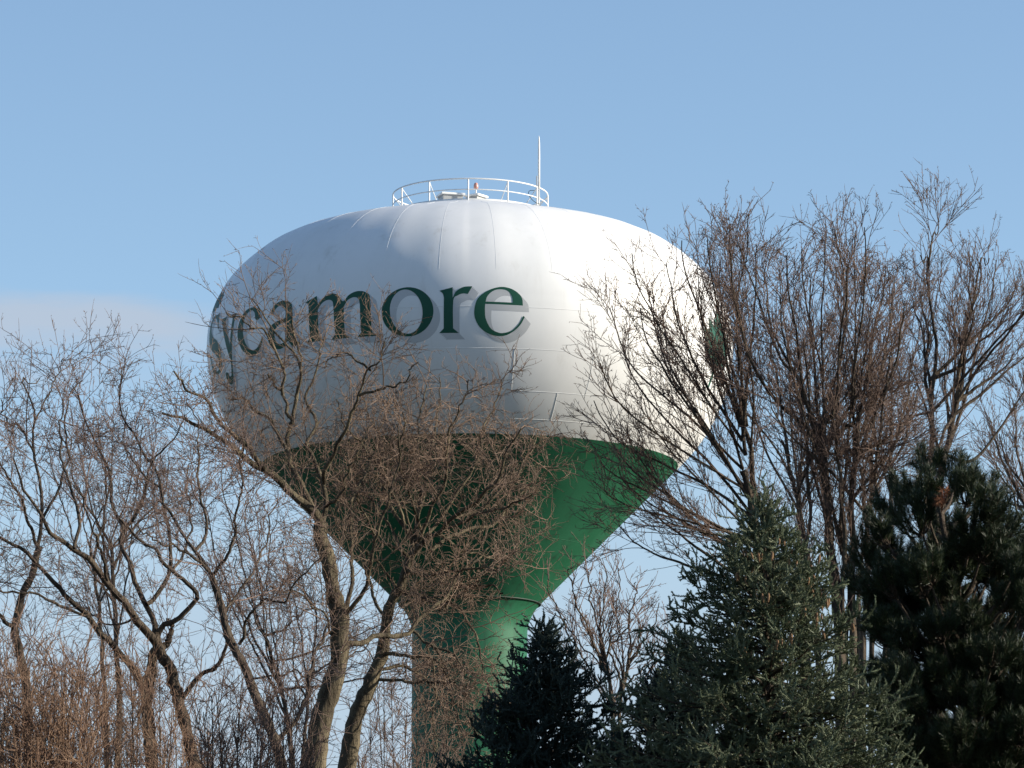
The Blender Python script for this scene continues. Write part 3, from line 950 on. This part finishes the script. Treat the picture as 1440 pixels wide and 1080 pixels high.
# small multi-stemmed tree between the two spruces
trunkR4 = [([(864, 1070), (862, 1020), (861, 992), (852, 935), (840, 890)], 8, 4, 0.0), ([(868, 1070), (872, 1000), (880, 950), (892, 900)], 6, 3, 0.4)]
tips4 = [(772, 812), (800, 800), (826, 790), (850, 800), (872, 800), (895, 815), (925, 845), (790, 860), (815, 850), (940, 880), (860, 840), (905, 870), (920, 905), (838, 830), (885, 850), (800, 900), (870, 870)]
limbsR4 = fan(rf, [(861, 990), (855, 950), (850, 930), (862, 1010), (876, 975), (884, 935)], tips4, 4, 1.6, 1.4, jit=8)
LV_R4 = [dict(l) for l in LV_right]
LV_R4[0].update(per_m=5.5, length=(0.4, 1.1))
LV_R4[1].update(per_m=4.5, length=(0.2, 0.6))
bare_tree('bare_tree', 'small thin stemmed bare tree between the dark spruce and the blue spruce', 70.0, trunkR4, limbsR4, None, MAT_barkd, MAT_twig_grey, 73,
          None, LV_R4)


tips5 = [(95, 560), (118, 540), (140, 555), (160, 545), (178, 535), (200, 560), (222, 590), (240, 600), (70, 590), (150, 620), (205, 640), (110, 640), (255, 650)]
trunkF = [([(165, 1070), (168, 980), (163, 900), (160, 830), (158, 760)], 9, 5, 0.0), ([(150, 1070), (146, 960), (140, 860), (128, 780)], 7, 4, 0.4)]
limbsF = fan(rf, [(158, 770), (160, 800), (162, 850), (130, 790), (138, 850), (164, 900)], [(x, y + 40) for x, y in tips5], 4, 1.5, 2.0, jit=14)
LV_F = [dict(l) for l in LV_left]
LV_F[0].update(per_m=3.0)
bare_tree('bare_tree', 'thin bare tree seen through the limbs of the broad tree at the left', 80.0, trunkF, limbsF, None, MAT_barkd, MAT_twig_grey, 91,
          'bare trees at the left of the picture', LV_F)
tips7 = [(285, 690), (310, 650), (345, 700), (375, 730), (400, 760), (425, 800), (360, 800), (330, 780), (440, 850), (300, 760), (405, 850), (520, 900), (560, 940), (545, 870)]
trunkH = [([(412, 1078), (404, 1010), (390, 950), (372, 890)], 8, 4, 0.0), ([(424, 1078), (432, 1000), (440, 940)], 6, 4, 0.5)]
limbsH = fan(rf, [(396, 970), (385, 930), (372, 895), (404, 1010), (432, 990), (438, 950)], tips7, 4, 1.4, 2.0, jit=16)
LV_H = [dict(l) for l in LV_left]
LV_H[0].update(per_m=4.0, up=0.1)
bare_tree('bare_tree', 'thin bare tree between the slim leaning tree and the forked trunk', 79.0, trunkH, limbsH, None, MAT_barkd, MAT_twig_grey, 95,
          'bare trees at the left of the picture', LV_H)
tips6 = [(1392, 585), (1405, 610), (1425, 560), (1440, 520), (1400, 650), (1395, 700), (1418, 640), (1460, 500), (1430, 680), (1480, 480)]
trunkG = [([(1478, 900), (1474, 820), (1470, 760), (1475, 700), (1480, 640)], 14, 8, 0.0)]
limbsG = fan(rf, [(1470, 760), (1472, 720), (1471, 790), (1476, 690)], tips6, 6, 1.8, 1.5)
bare_tree('bare_tree', 'bare tree at the right edge reaching into the picture behind the pine', 82.0, trunkG, limbsG, None, MAT_barkd, MAT_twig_dark, 93,
          'bare vase shaped trees at the right', LV_R3, gnarl=0.012)


# ------------------------------------------------------------------ shrubs at the lower left
def shrub(label, d, stems, w, twigmat, bark, seed, lv):
    rng = np.random.RandomState(seed)
    cx = np.mean([s[0] for s in stems])
    b = place(cx, 1070, d)
    root = empty('bare_shrub', (b[0], d, 0), label, 'shrub', 'bare shrubs among the trunks at the bottom')
    off = np.array([b[0], d, 0])
    main, big = [], []
    for tx, ty in stems:
        tip = place(tx, ty, d + rng.uniform(-1.2, 1.2))
        base = np.array([b[0] + (tip[0] - b[0]) * 0.35 + rng.uniform(-0.1, 0.1), d + rng.uniform(-0.3, 0.3), -0.05])
        m1 = base + (tip - base) * np.array([0.25, 0.3, 0.4]) + rng.randn(3) * 0.05
        m2 = base + (tip - base) * np.array([0.6, 0.7, 0.75]) + rng.randn(3) * 0.06
        P = resample([base, m1, m2, tip], 20)
        main.append(P)
    A = np.array(main)
    AR = np.repeat(np.linspace(w, 0.006, 20)[None], len(A), 0)
    V, F = tubes(A, AR, 6)
    mesh('stem', V - off, F, bark, root)
    out = []
    cur, cr = A, AR
    for l in lv:
        q = {k: v for k, v in l.items() if k != 'sides'}
        cur, cr = sprout(rng, cur, cr, **q)
        out.append(tubes(cur, cr, l['sides']))
    V, F = merge(out)
    mesh('twigs', V - off, F, twigmat, root)
    return root


LV_S = [
    dict(per_m=6.0, ang=(15, 50), length=(0.4, 1.3), wig=0.11, up=0.26, K=7, ratio=0.008, tmin=0.40, lenfall=0.45, rmin=0.006, sides=4),
    dict(per_m=8.0, ang=(20, 60), length=(0.15, 0.7), wig=0.13, up=0.18, K=5, ratio=0.01, tmin=0.12, lenfall=0.3, rmin=0.0042, sides=3),
    dict(per_m=8.0, ang=(25, 60), length=(0.05, 0.35), wig=0.1, up=0.16, K=4, ratio=0.012, tmin=0.1, lenfall=0.3, rmin=0.0037, sides=3),
]
rs_ = np.random.RandomState(3)
shrub('reddish brown leafless shrub in the lower left corner', 54.0,
      [(x, y) for x, y in zip(np.linspace(-40, 150, 64), 945 + rs_.uniform(-50, 130, 64))], 0.022, MAT_twig_red, MAT_twig_red, 81, LV_S)
shrub('brown leafless shrub around the two trunks of the broad tree', 58.5,
      [(x, y) for x, y in zip(np.linspace(120, 300, 32), 985 + rs_.uniform(-55, 110, 32))], 0.02, MAT_twig_red, MAT_barkd, 83, LV_S)
shrub('dark leafless shrub at the foot of the slim leaning tree', 55.0,
      [(x, y) for x, y in zip(np.linspace(280, 440, 28), 1000 + rs_.uniform(-50, 90, 28))], 0.02, MAT_twig_dark, MAT_barkd, 85, LV_S)

shrub('thin grey brown shrub between the leaning trunk and the green pedestal', 66.0,
      [(x, y) for x, y in zip(np.linspace(490, 640, 16), 990 + rs_.uniform(-40, 80, 16))], 0.016, MAT_twig_grey, MAT_barkd, 87, LV_S)

# ------------------------------------------------------------------ conifers
MAT_spruce = mat('blue_green_needles', (0.070, 0.092, 0.048), 0.6, (0.130, 0.148, 0.084), 1.8, spec=0.3)
MAT_spruced = mat('shaded_green_needles', (0.022, 0.036, 0.030), 0.6, (0.036, 0.052, 0.042), 1.8, spec=0.25)  # needle colour darkened to carry the shade on the two smaller spruces
MAT_pine = mat('dark_pine_needles', (0.017, 0.028, 0.011), 0.5, (0.032, 0.047, 0.018), 1.8, spec=0.3)
MAT_cone = mat('tan_spruce_cone', (0.27, 0.165, 0.085), 0.7, (0.19, 0.11, 0.06), 60.0, 0.6, 120.0, 0.2)
MAT_dead = mat('rust_brown_dead_needles', (0.16, 0.06, 0.03), 0.7, (0.22, 0.10, 0.05), 6.0, spec=0.2)
MAT_cbark = mat('conifer_bark', (0.06, 0.045, 0.035), 0.9, (0.10, 0.08, 0.06), 6.0, 0.8, 25.0, 0.15)


def needles(rng, P, per, length, width, spread, start=0.0):
    """thin triangular needles set round the shoots P (N,K,3)"""
    Nn, K, _ = P.shape
    idx = np.repeat(np.arange(Nn), per)
    M = len(idx)
    t = start + (1 - start) * rng.rand(M)
    f = t * (K - 1)
    i0 = np.minimum(f.astype(int), K - 2)
    fr = (f - i0)[:, None]
    a, b = P[idx, i0], P[idx, i0 + 1]
    pos = a + (b - a) * fr
    T = norm(b - a)
    u = rng.randn(M, 3)
    u -= (u * T).sum(1, keepdims=True) * T
    u = norm(u)
    an = np.radians(rng.uniform(spread[0], spread[1], M))[:, None]
    d = T * np.cos(an) + u * np.sin(an)
    w = norm(np.cross(d, rng.randn(M, 3))) * width / 2
    L = (length * rng.uniform(0.75, 1.15, M))[:, None]
    V = np.stack([pos - w, pos + w, pos + d * L * 0.6 + w * 0.7, pos + d * L, pos + d * L * 0.6 - w * 0.7], 1).reshape(-1, 3)
    F = np.arange(M * 5).reshape(M, 5)
    return V, F


def spruce(name, label, top, d, rad_tab, needle_mat, seed, zdet, group=None, cones=0, droop=0.0, dens=1.0, nper=46):
    """rad_tab: (height below the top, crown radius) pairs in metres"""
    rng = np.random.RandomState(seed)
    tp = place(top[0], top[1], d)
    Ht = tp[2]
    root = empty(name, (tp[0], d, 0), label, 'tree', group)
    hb = np.array([q[0] for q in rad_tab])
    rb2 = np.array([q[1] for q in rad_tab])
    zt = np.linspace(-0.1, Ht, 24)
    tr = 0.012 + 0.016 * (Ht - zt)
    V, F = tubes(np.stack([np.zeros(24), np.zeros(24), zt], -1)[None], tr[None], 10)
    mesh('trunk', V, F, MAT_cbark, root)
    starts, dirs, lens = [], [], []
    z = Ht - 0.12
    while z > 0.5:
        h = Ht - z
        rad = np.interp(h, hb, rb2)
        n = int(max(5, (8 + rad * 7.0) * dens * (1.0 if z > zdet else 0.45)))
        a0 = rng.rand() * 6.28
        for k in range(n):
            az = a0 + 2 * math.pi * (k + rng.uniform(-0.35, 0.35)) / n
            lump = 1.0 + 0.16 * math.sin(az * 3 + seed) + 0.13 * math.sin(az * 2 + z * 2.3) + rng.uniform(-0.16, 0.12)
            starts.append((0, 0, z + rng.uniform(-0.08, 0.08)))
            pitch = np.interp(h, (0, 0.6, 2, 5), (62, 42, 22, 2)) + rng.uniform(-9, 9)
            dirs.append((math.cos(az) * math.cos(R(pitch)), math.sin(az) * math.cos(R(pitch)), math.sin(R(pitch))))
            lens.append(max(0.10, rad * lump) / max(0.55, math.cos(R(pitch))) * (1 if h > 0.8 else 0.8))
        z -= np.interp(h, (0, 1, 4), (0.11, 0.15, 0.18)) * (1.0 if z > zdet else 1.5)
    P0 = np.array(starts)
    d0 = np.array(dirs)
    L0 = np.array(lens)
    K = 9
    Br = np.zeros((len(P0), K, 3))
    Br[:, 0] = P0
    dd = d0.copy()
    for s in range(1, K):
        f = s / (K - 1)
        dd = norm(dd + np.array([0, 0, (-0.10 if f < 0.55 else 0.13) - droop]) + rng.randn(len(P0), 3) * 0.045)
        Br[:, s] = Br[:, s - 1] + dd * (L0 / (K - 1))[:, None]
    BrR = np.repeat(np.linspace(1, 0.2, K)[None], len(P0), 0) * (0.004 + 0.009 * L0)[:, None]
    wood = [tubes(Br, BrR, 5)]
    # flat sprays of side shoots
    zmean = Br[:, :, 2].mean(1)
    hi = zmean > zdet - 0.6
    sets, core = [], []
    for sel, fac, np_ in ((hi, 1.0, nper), (~hi, 0.45, 14)):
        if not sel.any():
            continue
        B, BR = Br[sel], BrR[sel]
        ln = L0[sel]
        sec, secR = sprout(rng, B, BR, per_m=13 * fac * dens, ang=(28, 62), length=(0.16, 0.50), wig=0.06, up=0.12, K=6, ratio=0.012, tmin=0.06, lenfall=0.45, rmin=0.003)
        ter, terR = sprout(rng, sec, secR, per_m=9.5 * fac, ang=(28, 58), length=(0.08, 0.17), wig=0.05, up=0.34, K=4, ratio=0.02, tmin=0.15, lenfall=0.3, rmin=0.0025)
        wood.append(tubes(sec, secR, 3))
        wood.append(tubes(ter, terR, 3))
        tip = B[:, -4:, :]
        sets.append(needles(rng, tip, int(np_ * 2.6), 0.024, 0.0065, (35, 70)))
        sets.append(needles(rng, sec, int(np_ * 2.0), 0.024, 0.0065, (35, 70), 0.1))
        for a_, r_ in ((sec, 0.0075), (ter, 0.0095)):
            k_ = a_.shape[1]
            Vq, Fq = tubes(a_, np.repeat(np.linspace(1.0, 0.55, k_)[None], len(a_), 0) * r_, 5)
            core.append((Vq, Fq))
        sets.append(needles(rng, ter, np_, 0.023, 0.0065, (30, 65)))
    V, F = merge(wood)
    mesh('branches', V, F, MAT_cbark, root)
    V, F = merge(sets + core)
    mesh('crown', V, F, needle_mat, root, smooth=False)
    # hanging cones, each a mesh of its own
    if cones:
        tips = Br[:, -2, :]
        hh = Ht - tips[:, 2]
        cand = np.where((hh > 0.35) & (hh < 1.75) & (tips[:, 1] < 0.25) & (tips[:, 0] > -0.35))[0]
        rng.shuffle(cand)
        t = np.linspace(0, 1, 8)
        prof_ = np.array([0.25, 0.75, 1.0, 1.0, 0.9, 0.75, 0.5, 0.12]) * 0.014
        Lc = 0.095
        P = np.stack([np.zeros(8), np.zeros(8), -t * Lc], -1)[None]
        Vc, Fc = tubes(P, prof_[None], 8)
        # scale ridges
        proto = None
        n = 0
        for ci in cand:
            for r in range(rng.randint(1, 4)):
                if n >= cones:
                    break
                q = tips[ci] + np.array([rng.uniform(-.07, .07), rng.uniform(-.09, -.01), rng.uniform(-.02, .03)])
                if proto is None:
                    o = mesh('cone', Vc, Fc, MAT_cone, root)
                    proto = o
                else:
                    o = proto.copy()
                    COL.objects.link(o)
                    o.parent = root
                o.location = q
                o.rotation_euler = (rng.uniform(-.25, .25), rng.uniform(-.25, .25), rng.uniform(0, 6))
                s = rng.uniform(0.85, 1.25)
                o.scale = (s, s, s)
                n += 1
    return root


spruce('spruce_tree', 'big blue green spruce with hanging tan cones, its right side in the sun', (1075, 713), 48.0,
       [(0, 0.02), (0.25, 0.13), (0.7, 0.42), (1.2, 0.78), (1.9, 1.08), (2.6, 1.42), (3.2, 1.68), (9, 3.0)], MAT_spruce, 5, 5.4, 'spruces at the bottom', cones=60)
spruce('spruce_tree', 'smaller dark shaded spruce in front of the green pedestal', (765, 888), 49.0,
       [(0, 0.02), (0.25, 0.12), (0.6, 0.29), (1.0, 0.50), (1.6, 0.76), (2.2, 1.05), (9, 2.4)], MAT_spruced, 9, 5.0, 'spruces at the bottom', dens=1.3)
spruce('spruce_tree', 'dark shaded spruce overlapping the left foot of the big blue green spruce', (962, 905), 50.5,
       [(0, 0.02), (0.25, 0.15), (0.6, 0.34), (1.0, 0.55), (1.6, 0.78), (2.2, 1.0), (9, 2.2)], MAT_spruced, 14, 5.0, 'spruces at the bottom', dens=1.2)


def pine(label, lobes, trunk_px, d, seed):
    """lobes: (px, py, radius px) balls of foliage that branches end in"""
    rng = np.random.RandomState(seed)
    b = place(trunk_px[0][0], trunk_px[0][1], d)
    root = empty('pine_tree', (b[0], d, 0), label, 'tree')
    off = np.array([b[0], d, 0])
    P, Rd = limb3d(trunk_px, d, 20, 5, 0.0, 24, rng, 0.01)
    dn = np.stack([np.full(8, P[0, 0]), np.full(8, d), np.linspace(-0.1, P[0, 2], 9)[:-1]], -1)
    Pf = np.vstack([dn, P])
    Rf = np.concatenate([np.linspace(Rd[0] * 1.35, Rd[0] * 1.02, 8), Rd])
    wood = [tubes(Pf[None], Rf[None], 12)]
    tips, limbs = [], []
    m = d / FPX
    for (x, y, r) in lobes:
        dep = d + rng.uniform(-1.3, 1.3)
        c = place(x, y, dep)
        zz = c[2] - 0.55 - 0.4 * abs(c[0] - b[0])
        k = np.argmin(np.abs(Pf[:, 2] - zz))
        s = Pf[k]
        midp = s + (c - s) * np.array([0.55, 0.55, 0.35])
        L = resample([s, midp, c], 12)
        limbs.append(L)
        n = int(24 * (r / 30.0) ** 2) + 7
        for i in range(n):
            v = rng.randn(3)
            v /= np.linalg.norm(v)
            v[2] = v[2] * 0.9
            q = c + v * r * m * (0.45 + 0.55 * rng.rand() ** 0.5)
            tips.append((L[9], q))
    LR = np.repeat(np.linspace(0.03, 0.01, 12)[None], len(limbs), 0)
    wood.append(tubes(np.array(limbs), LR, 6))
    tw, dirs = [], []
    for s, q in tips:
        mid = s + (q - s) * 0.5 + np.array([0, 0, -0.05]) + rng.randn(3) * 0.02
        dv = q - s
        dv = dv / np.linalg.norm(dv) + np.array([0, 0, 0.75])
        dv /= np.linalg.norm(dv)
        tw.append(resample([s, mid, q - dv * 0.05, q + dv * 0.16], 8))
    tw = np.array(tw)
    wood.append(tubes(tw, np.repeat(np.linspace(0.009, 0.004, 8)[None], len(tw), 0), 4))
    V, F = merge(wood)
    mesh('trunk', V - off, F, MAT_cbark, root)
    V, F = needles(rng, tw[:, 3:, :], 150, 0.115, 0.0052, (18, 62))
    mesh('crown', V - off, F, MAT_pine, root, smooth=False)
    # one dead rust-brown spray
    c = place(1326, 692, d - 1.1)
    dd_ = []
    for i in range(9):
        e = c + np.array([rng.uniform(-.09, .09), rng.uniform(-.1, .1), rng.uniform(-.16, .15)])
        dd_.append(resample([c + np.array([0, 0.2, -0.22]), (c + e) / 2, e], 6))
    dd_ = np.array(dd_)
    Vn, Fn = needles(rng, dd_, 60, 0.085, 0.004, (30, 80), 0.3)
    Vw, Fw = tubes(dd_, np.full((9, 6), 0.005), 4)
    V, F = merge([(Vn, Fn), (Vw, Fw)])
    mesh('dead_branch', V - off, F, MAT_dead, root, smooth=False)
    return root


rp_ = np.random.RandomState(17)
lob = [(1304, 656, 20), (1296, 690, 22), (1345, 672, 26), (1362, 690, 20), (1325, 695, 22), (1275, 690, 20), (1255, 715, 24), (1384, 695, 24), (1395, 715, 24), (1415, 740, 22),
       (1235, 745, 20), (1290, 730, 28), (1330, 740, 30), (1370, 740, 30), (1410, 760, 24), (1435, 790, 24), (1215, 785, 20), (1255, 770, 28), (1300, 790, 30), (1350, 790, 32),
       (1395, 800, 30), (1445, 850, 26), (1240, 830, 26), (1280, 850, 30), (1330, 850, 34), (1380, 860, 30), (1420, 840, 24), (1250, 890, 26), (1300, 910, 32), (1350, 920, 30),
       (1400, 920, 28), (1450, 940, 26), (1270, 960, 28), (1320, 980, 28), (1410, 985, 28), (1440, 1010, 30), (1290, 1030, 28), (1340, 1050, 26), (1420, 1060, 30), (1230, 870, 20),
       (1205, 820, 16), (1260, 1010, 26), (1450, 1080, 30), (1300, 1090, 30)]
for i in range(105):
    lob.append((rp_.uniform(1235, 1450), rp_.uniform(760, 1090), rp_.uniform(18, 28)))
pine('dark long needled pine with a rust brown dead spray near its top', lob,
     [(1372, 1090), (1368, 1040), (1360, 960), (1350, 880), (1338, 800), (1325, 730), (1308, 672)], 54.0, 19)
